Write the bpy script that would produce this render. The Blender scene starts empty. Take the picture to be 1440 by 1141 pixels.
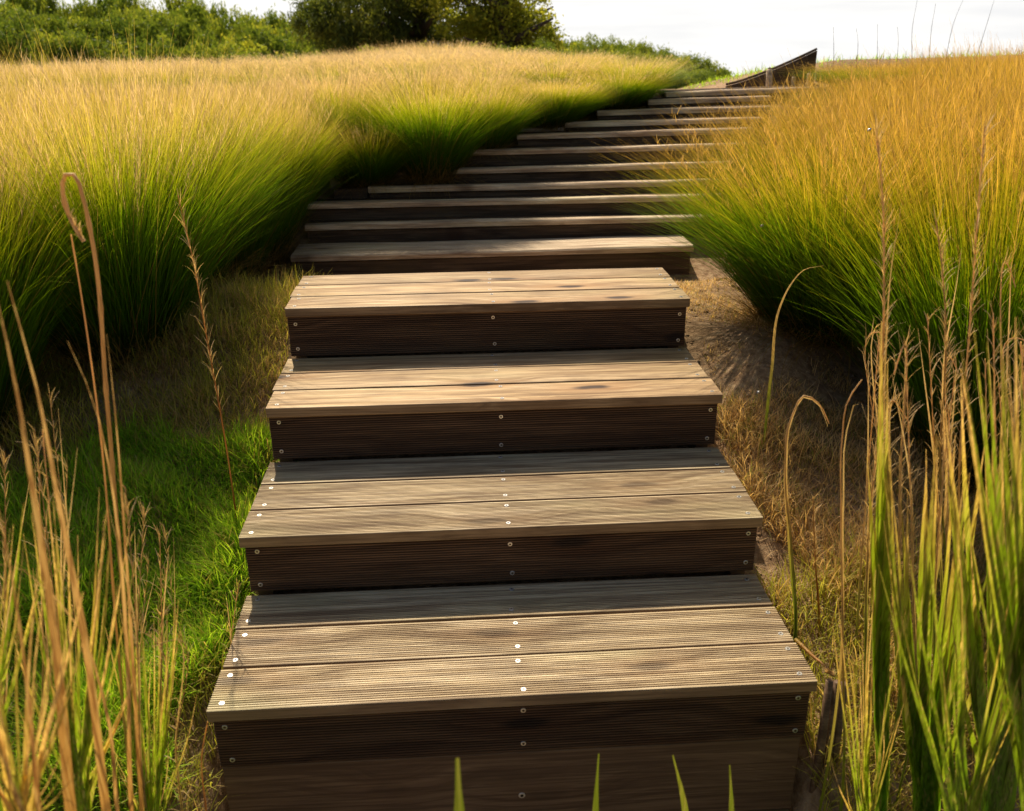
import bpy, math, random
import numpy as np
from mathutils import Vector, Matrix, Euler
R = math.radians
S = bpy.context.scene
COL = S.collection

# ------------------------------------------------------------------ camera
CX, CY, CZ = -0.1032, -1.6057, 1.3414
YAW, PIT, ROL, FPX = 0.0601, -0.3868, -0.0088, 1284.2
fw = Vector((math.sin(YAW)*math.cos(PIT), math.cos(YAW)*math.cos(PIT), math.sin(PIT)))
r0 = Vector((math.cos(YAW), -math.sin(YAW), 0)); u0 = r0.cross(fw)
rt = r0*math.cos(ROL) + u0*math.sin(ROL); up = -r0*math.sin(ROL) + u0*math.cos(ROL)
cd = bpy.data.cameras.new('camera'); cam = bpy.data.objects.new('camera', cd); COL.objects.link(cam)
m = Matrix((rt, up, -fw)).transposed().to_4x4(); m.translation = Vector((CX, CY, CZ)); cam.matrix_world = m
cd.sensor_width = 36; cd.sensor_fit = 'HORIZONTAL'; cd.lens = FPX/1440*36; cd.clip_start = .02; cd.clip_end = 3000
cd.dof.use_dof = True; cd.dof.focus_distance = 2.9; cd.dof.aperture_fstop = 5.0
S.camera = cam

# ------------------------------------------------------------------ light
SUN_EL, SUN_AZ = 52.0, -13.0            # azimuth from +Y, clockwise
W = bpy.data.worlds.new('World'); S.world = W; W.use_nodes = True
nt = W.node_tree; nt.nodes.clear()
def N(t, k, **kw):
    n = t.nodes.new(k)
    for a, b in kw.items(): setattr(n, a, b)
    return n
sky = N(nt, 'ShaderNodeTexSky', sky_type='NISHITA', sun_disc=False)
sky.sun_elevation = R(SUN_EL); sky.sun_rotation = R(SUN_AZ); sky.dust_density = 3
tc = N(nt, 'ShaderNodeTexCoord'); sx = N(nt, 'ShaderNodeSeparateXYZ'); nt.links.new(tc.outputs['Generated'], sx.inputs[0])
# pale cloud bank in the part of the sky ahead, under the sun
mr = N(nt, 'ShaderNodeMapRange', interpolation_type='SMOOTHSTEP'); mr.inputs['From Min'].default_value = -.2; mr.inputs['From Max'].default_value = .7
nt.links.new(sx.outputs['Y'], mr.inputs['Value'])
mz = N(nt, 'ShaderNodeMapRange', interpolation_type='SMOOTHSTEP'); mz.inputs['From Min'].default_value = .42; mz.inputs['From Max'].default_value = .09
nt.links.new(sx.outputs['Z'], mz.inputs['Value'])
mm = N(nt, 'ShaderNodeMath', operation='MULTIPLY'); nt.links.new(mr.outputs[0], mm.inputs[0]); nt.links.new(mz.outputs[0], mm.inputs[1])
mp = N(nt, 'ShaderNodeMapping'); mp.inputs['Scale'].default_value = (3, 3, 26); nt.links.new(tc.outputs['Generated'], mp.inputs[0])
nz = N(nt, 'ShaderNodeTexNoise'); nz.inputs['Scale'].default_value = 1.6; nz.inputs['Detail'].default_value = 5; nt.links.new(mp.outputs[0], nz.inputs['Vector'])
cr = N(nt, 'ShaderNodeValToRGB'); cr.color_ramp.elements[0].position = .35; cr.color_ramp.elements[0].color = (10.4, 10.4, 10.4, 1)
cr.color_ramp.elements[1].position = .6; cr.color_ramp.elements[1].color = (12.4, 12.2, 11.8, 1)
nt.links.new(nz.outputs['Fac'], cr.inputs[0])
mx = N(nt, 'ShaderNodeMix', data_type='RGBA'); nt.links.new(mm.outputs[0], mx.inputs[0]); nt.links.new(sky.outputs[0], mx.inputs[6]); nt.links.new(cr.outputs[0], mx.inputs[7])
bg = N(nt, 'ShaderNodeBackground'); bg.inputs[1].default_value = .075; nt.links.new(mx.outputs[2], bg.inputs[0])
wo = N(nt, 'ShaderNodeOutputWorld'); nt.links.new(bg.outputs[0], wo.inputs[0])
sd = bpy.data.lights.new('sun', 'SUN'); sd.energy = 5.0; sd.angle = R(.6); sd.color = (1.0, .86, .66)
so = bpy.data.objects.new('sun', sd); COL.objects.link(so)
sv = Vector((math.sin(R(SUN_AZ))*math.cos(R(SUN_EL)), math.cos(R(SUN_AZ))*math.cos(R(SUN_EL)), math.sin(R(SUN_EL))))
so.rotation_euler = sv.to_track_quat('Z', 'Y').to_euler()
S.view_settings.view_transform = 'Standard'; S.view_settings.look = 'None'; S.view_settings.exposure = .25; S.view_settings.gamma = 1
S.render.engine = 'CYCLES'
S.cycles.max_bounces = 4; S.cycles.transmission_bounces = 3; S.cycles.diffuse_bounces = 3

# ------------------------------------------------------------------ helpers
def PY(u, v, Y):
    d = fw + rt*((u-720)/FPX) + up*((570.5-v)/FPX)
    t = (Y-CY)/d.y
    return Vector((CX, CY, CZ)) + d*t
def tag(o, label=None, cat=None, group=None, kind=None):
    for k, v in (('label', label), ('category', cat), ('group', group), ('kind', kind)):
        if v: o[k] = v
    return o
def empty(name, loc=(0, 0, 0), rz=0):
    o = bpy.data.objects.new(name, None); o.empty_display_size = .1; COL.objects.link(o); o.location = loc; o.rotation_euler.z = rz; return o
def link(name, me, parent=None, mat=None, loc=None):
    o = bpy.data.objects.new(name, me); COL.objects.link(o)
    if parent: o.parent = parent
    if mat and not me.materials: me.materials.append(mat)
    if loc is not None: o.location = loc
    return o
def copy_tree(o, kids, parent=None):
    c = o.copy(); COL.objects.link(c); c.parent = parent
    for ch in kids:
        k = ch.copy(); COL.objects.link(k); k.parent = c
    return c
def mesh_np(name, V, F, mat=None, uv=None, smooth=False):
    """V (n,3) F (m,k) quads or tris; uv per vertex (n,2)"""
    V = np.asarray(V, np.float32); F = np.asarray(F, np.int32)
    me = bpy.data.meshes.new(name); k = F.shape[1]
    me.vertices.add(len(V)); me.vertices.foreach_set('co', V.ravel())
    me.loops.add(F.size); me.loops.foreach_set('vertex_index', F.ravel())
    me.polygons.add(len(F)); me.polygons.foreach_set('loop_start', np.arange(0, F.size, k, dtype=np.int32))
    me.polygons.foreach_set('loop_total', np.full(len(F), k, np.int32))
    if uv is not None:
        l = me.uv_layers.new(name='UVMap'); l.data.foreach_set('uv', np.asarray(uv, np.float32)[F.ravel()].ravel())
    me.update(calc_edges=True)
    if smooth: me.polygons.foreach_set('use_smooth', np.ones(len(F), bool))
    if mat: me.materials.append(mat)
    return me
class MB:
    def __init__(s): s.v = []; s.f = []
    def box(s, a, b, rot=None, c=None):
        n = len(s.v)
        for z in (a[2], b[2]):
            for x, y in ((a[0], a[1]), (b[0], a[1]), (b[0], b[1]), (a[0], b[1])): s.v.append((x, y, z))
        s.f += [tuple(n+i for i in q) for q in ((3, 2, 1, 0), (4, 5, 6, 7), (0, 1, 5, 4), (1, 2, 6, 5), (2, 3, 7, 6), (3, 0, 4, 7))]
    def tube(s, pts, rad, n=7):
        pts = [Vector(p) for p in pts]; rad = rad if hasattr(rad, '__len__') else [rad]*len(pts)
        b = len(s.v); px = None
        for i, p in enumerate(pts):
            d = (pts[min(i+1, len(pts)-1)]-pts[max(i-1, 0)]).normalized()
            if px is None: px = d.orthogonal().normalized()
            px = (px - d*px.dot(d)).normalized(); py = d.cross(px)
            for k in range(n):
                a = 2*math.pi*k/n; s.v.append(tuple(p+(px*math.cos(a)+py*math.sin(a))*rad[i]))
        for i in range(len(pts)-1):
            for k in range(n):
                a = b+i*n+k; c = b+i*n+(k+1) % n; s.f.append((a, c, c+n, a+n))
        s.f.append(tuple(b+k for k in range(n-1, -1, -1))); s.f.append(tuple(b+(len(pts)-1)*n+k for k in range(n)))
    def mesh(s, name, mat=None, bevel=0, smooth=False):
        me = bpy.data.meshes.new(name); me.from_pydata(s.v, [], s.f)
        if bevel:
            import bmesh
            bm = bmesh.new(); bm.from_mesh(me); bmesh.ops.bevel(bm, geom=bm.edges[:], offset=bevel, segments=2, affect='EDGES', profile=.6); bm.to_mesh(me); bm.free()
        if smooth: me.polygons.foreach_set('use_smooth', np.ones(len(me.polygons), bool))
        if mat: me.materials.append(mat)
        me.update(); return me
def spline(pts, n):
    """smooth curve through pts, samples evenly spread along it -> n+1 points"""
    pts = [Vector(p) for p in pts]; m_ = len(pts); L = [(pts[i+1]-pts[i]).length+1e-6 for i in range(m_-1)]
    T = []
    for i in range(m_):
        if i == 0: T.append((pts[1]-pts[0])/L[0])
        elif i == m_-1: T.append((pts[-1]-pts[-2])/L[-1])
        else:
            a, b = L[i-1], L[i]; T.append(((pts[i]-pts[i-1])/a*b+(pts[i+1]-pts[i])/b*a)/(a+b))
    tot = sum(L); out = []
    for j in range(n+1):
        d = j/n*tot; i = 0
        while i < m_-2 and d > L[i]: d -= L[i]; i += 1
        t = min(1, d/L[i]); h = L[i]
        out.append(pts[i]*(2*t**3-3*t*t+1)+T[i]*h*(t**3-2*t*t+t)+pts[i+1]*(-2*t**3+3*t*t)+T[i+1]*h*(t**3-t*t))
    return out

# ------------------------------------------------------------------ materials
def newmat(name):
    mt = bpy.data.materials.new(name); mt.use_nodes = True; t = mt.node_tree; t.nodes.clear()
    o = N(t, 'ShaderNodeOutputMaterial'); return mt, t, o
def ramp(t, stops, fac=None):
    n = N(t, 'ShaderNodeValToRGB'); e = n.color_ramp.elements
    while len(e) < len(stops): e.new(.5)
    for i, (p, c) in enumerate(stops): e[i].position = p; e[i].color = (*c, 1)
    if fac is not None: t.links.new(fac, n.inputs[0])
    return n
def noise(t, vec, scale, detail=4, rough=.55, dist=0):
    n = N(t, 'ShaderNodeTexNoise'); n.inputs['Scale'].default_value = scale; n.inputs['Detail'].default_value = detail
    n.inputs['Roughness'].default_value = rough; n.inputs['Distortion'].default_value = dist
    if vec is not None: t.links.new(vec, n.inputs['Vector'])
    return n
def mapr(t, v, a, b, c, d, smooth=True):
    n = N(t, 'ShaderNodeMapRange'); n.interpolation_type = 'SMOOTHSTEP' if smooth else 'LINEAR'
    for k, x in zip(('From Min', 'From Max', 'To Min', 'To Max'), (a, b, c, d)): n.inputs[k].default_value = x
    t.links.new(v, n.inputs['Value']); return n.outputs[0]
def math_(t, op, a, b):
    n = N(t, 'ShaderNodeMath', operation=op)
    for i, x in enumerate((a, b)):
        if isinstance(x, (int, float)): n.inputs[i].default_value = x
        else: t.links.new(x, n.inputs[i])
    return n.outputs[0]
def mixc(t, f, a, b, mode='MIX'):
    n = N(t, 'ShaderNodeMix', data_type='RGBA', blend_type=mode)
    for i, x in ((0, f), (6, a), (7, b)):
        if isinstance(x, (int, float)): n.inputs[i].default_value = x
        elif isinstance(x, tuple): n.inputs[i].default_value = (*x, 1)
        else: t.links.new(x, n.inputs[i])
    return n.outputs[2]
def wood(name, pale, mid, dark, knot=(.045, .022, .012), rough=.62, knots=1.0, dirt=.5, spec=.3, bump=.35):
    mt, t, o = newmat(name)
    tc = N(t, 'ShaderNodeTexCoord'); oi = N(t, 'ShaderNodeObjectInfo')
    vm = N(t, 'ShaderNodeVectorMath', operation='SCALE'); t.links.new(oi.outputs['Random'], vm.inputs['Scale']); vm.inputs[0].default_value = (37, 53, 71)
    va = N(t, 'ShaderNodeVectorMath', operation='ADD'); t.links.new(tc.outputs['Object'], va.inputs[0]); t.links.new(vm.outputs[0], va.inputs[1])
    def mapg(sc):
        q = N(t, 'ShaderNodeMapping'); q.inputs['Scale'].default_value = sc; t.links.new(va.outputs[0], q.inputs[0]); return q.outputs[0]
    # knots
    vo = N(t, 'ShaderNodeTexVoronoi', voronoi_dimensions='2D'); vo.inputs['Scale'].default_value = 1; 
    kw = noise(t, va.outputs[0], 9, 2); 
    kv = N(t, 'ShaderNodeVectorMath', operation='MULTIPLY_ADD'); t.links.new(kw.outputs['Color'], kv.inputs[0]); kv.inputs[1].default_value = (.08, .12, 0); t.links.new(mapg((1.5, 5.0, 0)), kv.inputs[2])
    t.links.new(kv.outputs[0], vo.inputs['Vector'])
    kd = vo.outputs['Distance']
    kcore = mapr(t, kd, .04, .11, knots, 0)
    khalo = mapr(t, kd, .08, .45, 1, 0)
    # grain, bent round the knots
    gv = N(t, 'ShaderNodeVectorMath', operation='ADD'); t.links.new(mapg((1.1, 26, 26)), gv.inputs[0])
    cx = N(t, 'ShaderNodeCombineXYZ'); t.links.new(math_(t, 'MULTIPLY', khalo, 1.0), cx.inputs[1]); t.links.new(cx.outputs[0], gv.inputs[1])
    g1 = noise(t, gv.outputs[0], 1.6, 6, .6, .6)
    g2 = noise(t, mapg((3.5, 150, 150)), 1.0, 4, .7)
    blot = noise(t, mapg((2.2, 6, 6)), 1.7, 4, .6)
    c = ramp(t, [(.28, dark), (.46, mid), (.66, pale)], g1.outputs['Fac']).outputs[0]
    c = mixc(t, mapr(t, g2.outputs['Fac'], .42, .62, 0, .75), c, dark)
    c = mixc(t, mapr(t, blot.outputs['Fac'], .45, .8, 0, dirt), c, dark)
    gr = noise(t, mapg((1.2, 3, 3)), 1.3, 2)
    c = mixc(t, mapr(t, gr.outputs['Fac'], .5, .75, 0, .35), c, (pale[0]*.8, pale[1]*.95, pale[2]*.8))
    c = mixc(t, mapr(t, kd, .1, .3, .55*knots, 0), c, (mid[0]*.7, mid[1]*.55, mid[2]*.45))
    c = mixc(t, kcore, c, knot)
    # small board to board difference
    hs = N(t, 'ShaderNodeHueSaturation'); t.links.new(c, hs.inputs['Color']); t.links.new(mapr(t, oi.outputs['Random'], 0, 1, .82, 1.15, False), hs.inputs['Value'])
    b = N(t, 'ShaderNodeBsdfPrincipled'); t.links.new(hs.outputs[0], b.inputs['Base Color']); b.inputs['Specular IOR Level'].default_value = spec
    t.links.new(mapr(t, g1.outputs['Fac'], .3, .7, rough+.12, rough-.08), b.inputs['Roughness'])
    bp = N(t, 'ShaderNodeBump'); bp.inputs['Strength'].default_value = bump; bp.inputs['Distance'].default_value = .0015
    t.links.new(math_(t, 'ADD', g1.outputs['Fac'], g2.outputs['Fac']), bp.inputs['Height']); t.links.new(bp.outputs[0], b.inputs['Normal'])
    t.links.new(b.outputs[0], o.inputs[0]); return mt
def blade_mat(name, stops, transl=.45, var=.25, rough=.5, dead=None, deadfrac=.2, objvar=.12, spec=.25, streak=0, byheight=0):
    """colour runs along the blade (UV v), each blade its own tone (UV u)"""
    mt, t, o = newmat(name)
    uv = N(t, 'ShaderNodeUVMap'); uv.uv_map = 'UVMap'; s = N(t, 'ShaderNodeSeparateXYZ'); t.links.new(uv.outputs[0], s.inputs[0])
    rr, tt = s.outputs[0], s.outputs[1]
    wn = N(t, 'ShaderNodeTexWhiteNoise', noise_dimensions='1D'); t.links.new(math_(t, 'MULTIPLY', rr, 977), wn.inputs['W'])
    oi = N(t, 'ShaderNodeObjectInfo')
    shift = math_(t, 'MULTIPLY', math_(t, 'SUBTRACT', wn.outputs['Value'], .5), var)
    f = math_(t, 'ADD', tt, shift)
    f = math_(t, 'ADD', f, math_(t, 'MULTIPLY', math_(t, 'SUBTRACT', oi.outputs['Random'], .5), objvar))
    if byheight:   # the plant is ripe and dry from the top down
        tch = N(t, 'ShaderNodeTexCoord'); sh = N(t, 'ShaderNodeSeparateXYZ'); t.links.new(tch.outputs['Object'], sh.inputs[0])
        f = math_(t, 'ADD', math_(t, 'MULTIPLY', f, 1-byheight), math_(t, 'MULTIPLY', sh.outputs[2], byheight*1.12))
    c = ramp(t, stops, f).outputs[0]
    if dead:
        c = mixc(t, mapr(t, rr, 1-deadfrac, 1-deadfrac+.02, 0, .85), c, dead)
    if streak:   # veins and dry stripes running along the leaf
        tco = N(t, 'ShaderNodeTexCoord'); q = N(t, 'ShaderNodeMapping'); q.inputs['Scale'].default_value = (260, 260, 5); t.links.new(tco.outputs['Object'], q.inputs[0])
        sn = noise(t, q.outputs[0], 1, 3, .6); c = mixc(t, mapr(t, sn.outputs['Fac'], .42, .6, 0, streak), c, mixc(t, 1.0, c, (.42, .34, .3), 'MULTIPLY'))
        q2 = N(t, 'ShaderNodeMapping'); q2.inputs['Scale'].default_value = (170, 170, 3); q2.inputs['Location'].default_value = (9, 3, 1); t.links.new(tco.outputs['Object'], q2.inputs[0])
        sn2 = noise(t, q2.outputs[0], 1, 3, .6); c = mixc(t, mapr(t, sn2.outputs['Fac'], .52, .68, 0, streak*.6), c, (.62, .45, .20))
    hs = N(t, 'ShaderNodeHueSaturation'); t.links.new(c, hs.inputs['Color']); t.links.new(mapr(t, wn.outputs['Value'], 0, 1, .7, 1.3, False), hs.inputs['Value'])
    b = N(t, 'ShaderNodeBsdfPrincipled'); t.links.new(hs.outputs[0], b.inputs['Base Color']); b.inputs['Roughness'].default_value = rough; b.inputs['Specular IOR Level'].default_value = spec
    tr = N(t, 'ShaderNodeBsdfTranslucent'); 
    t.links.new(mixc(t, 1.0, hs.outputs[0], (1.75, 1.6, .95), 'MULTIPLY'), tr.inputs[0])
    ms = N(t, 'ShaderNodeMixShader'); ms.inputs[0].default_value = transl; t.links.new(b.outputs[0], ms.inputs[1]); t.links.new(tr.outputs[0], ms.inputs[2])
    t.links.new(ms.outputs[0], o.inputs[0]); return mt
def plain(name, col, rough=.6, metal=0, spec=.4):
    mt, t, o = newmat(name); b = N(t, 'ShaderNodeBsdfPrincipled'); tc = N(t, 'ShaderNodeTexCoord'); nn = noise(t, tc.outputs['Object'], 60, 3)
    t.links.new(mixc(t, mapr(t, nn.outputs['Fac'], .35, .7, 0, .6), col, tuple(x*.55 for x in col)), b.inputs['Base Color'])
    b.inputs['Roughness'].default_value = rough; b.inputs['Metallic'].default_value = metal; b.inputs['Specular IOR Level'].default_value = spec
    t.links.new(b.outputs[0], o.inputs[0]); return mt

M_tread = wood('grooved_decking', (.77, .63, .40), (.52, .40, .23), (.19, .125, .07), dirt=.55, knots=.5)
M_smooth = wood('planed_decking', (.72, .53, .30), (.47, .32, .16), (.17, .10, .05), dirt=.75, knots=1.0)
M_edgeshade = wood('shaded_board_edge', (.36, .25, .14), (.25, .165, .09), (.12, .075, .04), dirt=.6, knots=.3)  # darker side grain, with nosing and gap shade put into the colour
M_valley = wood('groove_valley', (.12, .08, .042), (.08, .05, .026), (.045, .026, .014), dirt=.4, knots=.5)  # darker tone on the floors of the tread grooves
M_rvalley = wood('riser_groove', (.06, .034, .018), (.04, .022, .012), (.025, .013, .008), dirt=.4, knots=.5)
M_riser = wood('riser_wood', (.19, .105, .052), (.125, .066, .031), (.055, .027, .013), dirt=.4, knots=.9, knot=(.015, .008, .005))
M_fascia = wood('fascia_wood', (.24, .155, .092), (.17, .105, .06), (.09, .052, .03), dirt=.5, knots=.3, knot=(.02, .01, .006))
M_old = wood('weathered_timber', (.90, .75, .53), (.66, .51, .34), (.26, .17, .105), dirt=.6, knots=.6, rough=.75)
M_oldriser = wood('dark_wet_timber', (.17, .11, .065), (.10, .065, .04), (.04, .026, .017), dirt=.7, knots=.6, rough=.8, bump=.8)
M_screw = plain('zinc_screw', (.75, .74, .72), .35, .85)
M_hole = plain('screw_recess', (.03, .025, .02), .6)
M_clump = blade_mat('feather_grass_leaf', [(.0, (.08, .055, .025)), (.10, (.035, .06, .008)), (.34, (.06, .155, .005)), (.68, (.12, .25, .005)), (.86, (.30, .34, .010)), (1.0, (.52, .42, .10))], dead=(.34, .22, .08), deadfrac=.06, transl=.5, byheight=.65, var=.3)
M_field = blade_mat('ripe_field_grass', [(.0, (.06, .06, .015)), (.26, (.06, .15, .006)), (.64, (.14, .26, .006)), (.84, (.33, .33, .02)), (1, (.62, .47, .24))], dead=(.40, .28, .12), deadfrac=.08, transl=.5, byheight=.65, var=.3)
M_clumpR = blade_mat('orange_grass_leaf', [(.0, (.07, .045, .02)), (.10, (.03, .05, .008)), (.38, (.06, .15, .006)), (.72, (.12, .235, .005)), (.90, (.30, .27, .010)), (1, (.52, .33, .06))], dead=(.28, .17, .05), deadfrac=.06, transl=.5, byheight=.65, var=.3)
M_plume = blade_mat('tan_seed_plume', [(.0, (.36, .33, .12)), (.5, (.60, .46, .29)), (1, (.74, .57, .44))], transl=.5, var=.3)
M_plumeR = blade_mat('rust_seed_plume', [(.0, (.30, .22, .04)), (.5, (.52, .33, .09)), (1, (.60, .40, .17))], transl=.5, var=.3)
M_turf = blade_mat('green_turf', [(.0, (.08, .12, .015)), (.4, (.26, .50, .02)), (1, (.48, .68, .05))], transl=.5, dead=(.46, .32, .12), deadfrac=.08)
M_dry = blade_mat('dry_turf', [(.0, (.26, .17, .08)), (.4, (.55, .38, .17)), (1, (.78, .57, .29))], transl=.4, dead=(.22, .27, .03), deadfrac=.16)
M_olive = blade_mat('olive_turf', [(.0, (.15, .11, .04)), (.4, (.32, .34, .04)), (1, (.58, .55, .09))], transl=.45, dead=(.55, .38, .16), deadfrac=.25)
M_reed = blade_mat('reed_leaf', [(.0, (.05, .10, .01)), (.45, (.15, .30, .012)), (.80, (.27, .38, .02)), (.93, (.48, .36, .09)), (1, (.52, .36, .15))], transl=.5, var=.2, dead=(.45, .30, .10), deadfrac=.2, spec=.35, rough=.5, streak=.75)
M_straw = blade_mat('straw_stalk', [(.0, (.10, .20, .015)), (.38, (.26, .30, .03)), (.58, (.56, .39, .14)), (1, (.76, .56, .30))], transl=.3, var=.2, spec=.3, rough=.55, streak=.5)
M_amber = blade_mat('amber_stalk', [(.0, (.34, .27, .04)), (.3, (.40, .22, .05)), (.7, (.46, .26, .09)), (1, (.56, .38, .18))], transl=.4, var=.3, spec=.3, rough=.5, streak=.9)
M_sprout = blade_mat('fresh_blade', [(.0, (.08, .12, .01)), (.8, (.16, .24, .015)), (1, (.22, .26, .03))], transl=.3, streak=.4)
M_bark = plain('bark', (.09, .065, .045), .9)

def soil_mat():
    mt, t, o = newmat('soil'); tc = N(t, 'ShaderNodeTexCoord')
    a = noise(t, tc.outputs['Object'], 1.6, 6, .6); b_ = noise(t, tc.outputs['Object'], 34, 5, .65); c_ = noise(t, tc.outputs['Object'], 190, 3, .6)
    far = N(t, 'ShaderNodeSeparateXYZ'); t.links.new(tc.outputs['Object'], far.inputs[0])
    c = ramp(t, [(.3, (.20, .12, .07)), (.5, (.40, .26, .15)), (.7, (.58, .42, .26))], b_.outputs['Fac']).outputs[0]
    c = mixc(t, mapr(t, a.outputs['Fac'], .4, .65, 0, .5), c, (.12, .085, .04))
    c = mixc(t, mapr(t, far.outputs[1], 9, 30, 0, .9), c, (.10, .12, .03))
    b = N(t, 'ShaderNodeBsdfPrincipled'); t.links.new(c, b.inputs['Base Color']); b.inputs['Roughness'].default_value = .95; b.inputs['Specular IOR Level'].default_value = .1
    bp = N(t, 'ShaderNodeBump'); bp.inputs['Strength'].default_value = .9; bp.inputs['Distance'].default_value = .012
    t.links.new(math_(t, 'ADD', b_.outputs['Fac'], math_(t, 'MULTIPLY', c_.outputs['Fac'], .5)), bp.inputs['Height']); t.links.new(bp.outputs[0], b.inputs['Normal'])
    t.links.new(b.outputs[0], o.inputs[0]); return mt
M_soil = soil_mat()
M_mud = plain('dark_wet_soil', (.075, .05, .032), .95, 0, .1)

# ------------------------------------------------------------------ upper steps: positions
RISE, RUN, WID = .173, .4351, 1.34
UPS = [  # u, v of the lit front edge; left end u ; right end u
 (700, 353, 408, 975), (700, 310.5, 428, 1005), (700, 281, 428, 1015), (700, 260, 517, 1030), (800, 234, 545, 1040), (800, 208, 640, 1055),
 (900, 185, 727, 1060), (900, 169.5, 795, 1075), (950, 153, 840, 1085), (980, 138.5, 912, 1085), (1000, 127, 937, 1160)]
UY = [2.75, 3.03, 3.17, 3.31, 3.46, 3.61, 3.77, 3.94, 4.12, 4.31, 4.50]
UZ = [PY(a[0], a[1], y).z for a, y in zip(UPS, UY)]
print('upper z', [round(z, 3) for z in UZ])
def lerp_tab(x, tab):
    if x <= tab[0][0]: return tab[0][1]
    for (a, b), (c, d) in zip(tab, tab[1:]):
        if x <= c: return b+(d-b)*(x-a)/(c-a)
    return tab[-1][1]
GT = [(-60, -1.2), (-8, -.9), (-1.2, -.62), (-.15, -.50), (.02, -.27), (1.55, .345), (1.80, .36), (2.3, .30), (2.72, UZ[0]-.16)]
for k in range(1, len(UY)): GT.append((UY[k]-.02, UZ[k-1]-.045))
GT += [(UY[-1]+.3, UZ[-1]-.03), (5.4, UZ[-1]-.04), (7, UZ[-1]-.16), (12, .35), (25, -.75), (60, -3.9), (120, -13), (1200, -130)]
def sstep(a, b, x):
    x = min(1, max(0, (x-a)/(b-a))); return x*x*(3-2*x)
def H(x, y):
    z = lerp_tab(y, GT)
    if y > 4.7 and x > 1.4: # earth bank on the right behind the steps
        z += (sstep(1.95, 2.9, x)*.20 + sstep(2.9, 8, x)*.12) * sstep(4.8, 5.6, y) * (1-sstep(9, 16, y))
    side = abs(x) - .7
    if side < 0 and y < .3: z -= .35*(1-sstep(.02, .12, side+.10))*(1-sstep(.05, .3, y))
    if -.3 < y < 2.6 and side > 0:
        k = sstep(-.3, .2, y)*(1-sstep(2.2, 2.6, y))
        z += k*(.035*math.sin(x*5+y*3.1)+.025*math.sin(x*11-y*7))*min(1, side*3)
        z -= k*.10*sstep(.25, 1.2, side)
    if x < 0 and y > 4: z -= sstep(0, -4, x)*.22*sstep(4, 7, y)
    if y > 40: z += 2.6*sstep(-4, -45, x)*sstep(40, 75, y)
    if y > 10: z += .25*math.sin(x*.09+1)*sstep(10, 40, y)
    return z
def build_ground():
    xs = np.unique(np.concatenate([np.linspace(-3.5, 3.8, 120), np.linspace(-9, 9, 60), np.linspace(-60, 60, 49), np.linspace(-900, 900, 31)]))
    ys = np.unique(np.concatenate([np.linspace(-1.5, 6.4, 180), np.linspace(-8, 16, 60), np.linspace(-60, 130, 50), np.linspace(150, 1200, 16)]))
    V = []; rr = random.Random(3)
    for y in ys:
        for x in xs:
            V.append((x, y, H(float(x), float(y))))
    nx = len(xs); F = [(j*nx+i, j*nx+i+1, (j+1)*nx+i+1, (j+1)*nx+i) for j in range(len(ys)-1) for i in range(nx-1)]
    o = link('ground', mesh_np('ground', V, F, M_soil, smooth=True)); tag(o, kind='structure')
build_ground()

# ------------------------------------------------------------------ deck staircase
def board_mesh(name, L, Wd, T, groove, mat, seed=0, ridges=18):
    """board lying flat, long axis x, grooved face up (+z); centred in x and y, top at z=0"""
    rr = random.Random(seed)
    pr = [(-Wd/2, -T+.002), (-Wd/2, -.004), (-Wd/2+.0012, -.0012), (-Wd/2+.004, 0)]
    if groove:
        m0 = .0055; p = (Wd-2*m0)/ridges
        for i in range(ridges):
            y = -Wd/2+m0+i*p
            pr += [(y+p*.10, 0), (y+p*.22, -.0024), (y+p*.38, -.0030), (y+p*.54, -.0024), (y+p*.66, 0)]
        pr = sorted(set(pr[:4])) and pr
    pr += [(Wd/2-.004, 0), (Wd/2-.0012, -.0012), (Wd/2, -.004), (Wd/2, -T+.002), (Wd/2-.002, -T), (-Wd/2+.002, -T)]
    n = len(pr); SEG = 10; V = []; F = []
    bow = rr.uniform(-.0012, .0012)
    for s in range(SEG+1):
        x = (s/SEG-.5)*L; k = 1-(2*x/L)**2
        for (y, z) in pr: V.append((x, y+bow*k, z+bow*.4*k))
    for s in range(SEG):
        for i in range(n):
            a = s*n+i; b = s*n+(i+1) % n; F.append((a, a+n, b+n, b))
    me = bpy.data.meshes.new(name); me.from_pydata(V, [], F+[tuple(range(n)), tuple(SEG*n+i for i in range(n-1, -1, -1))]); me.materials.append(mat)
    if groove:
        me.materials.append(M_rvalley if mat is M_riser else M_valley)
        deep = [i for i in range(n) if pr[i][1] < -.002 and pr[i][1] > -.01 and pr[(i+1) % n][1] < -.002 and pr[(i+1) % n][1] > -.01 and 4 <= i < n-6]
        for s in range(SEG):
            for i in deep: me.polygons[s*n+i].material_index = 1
    me.materials.append(M_edgeshade); ei = len(me.materials)-1
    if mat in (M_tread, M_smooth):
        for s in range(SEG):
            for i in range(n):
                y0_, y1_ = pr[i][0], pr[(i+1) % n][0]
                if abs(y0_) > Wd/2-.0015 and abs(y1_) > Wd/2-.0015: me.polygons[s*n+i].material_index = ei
    me.update(); return me
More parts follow.
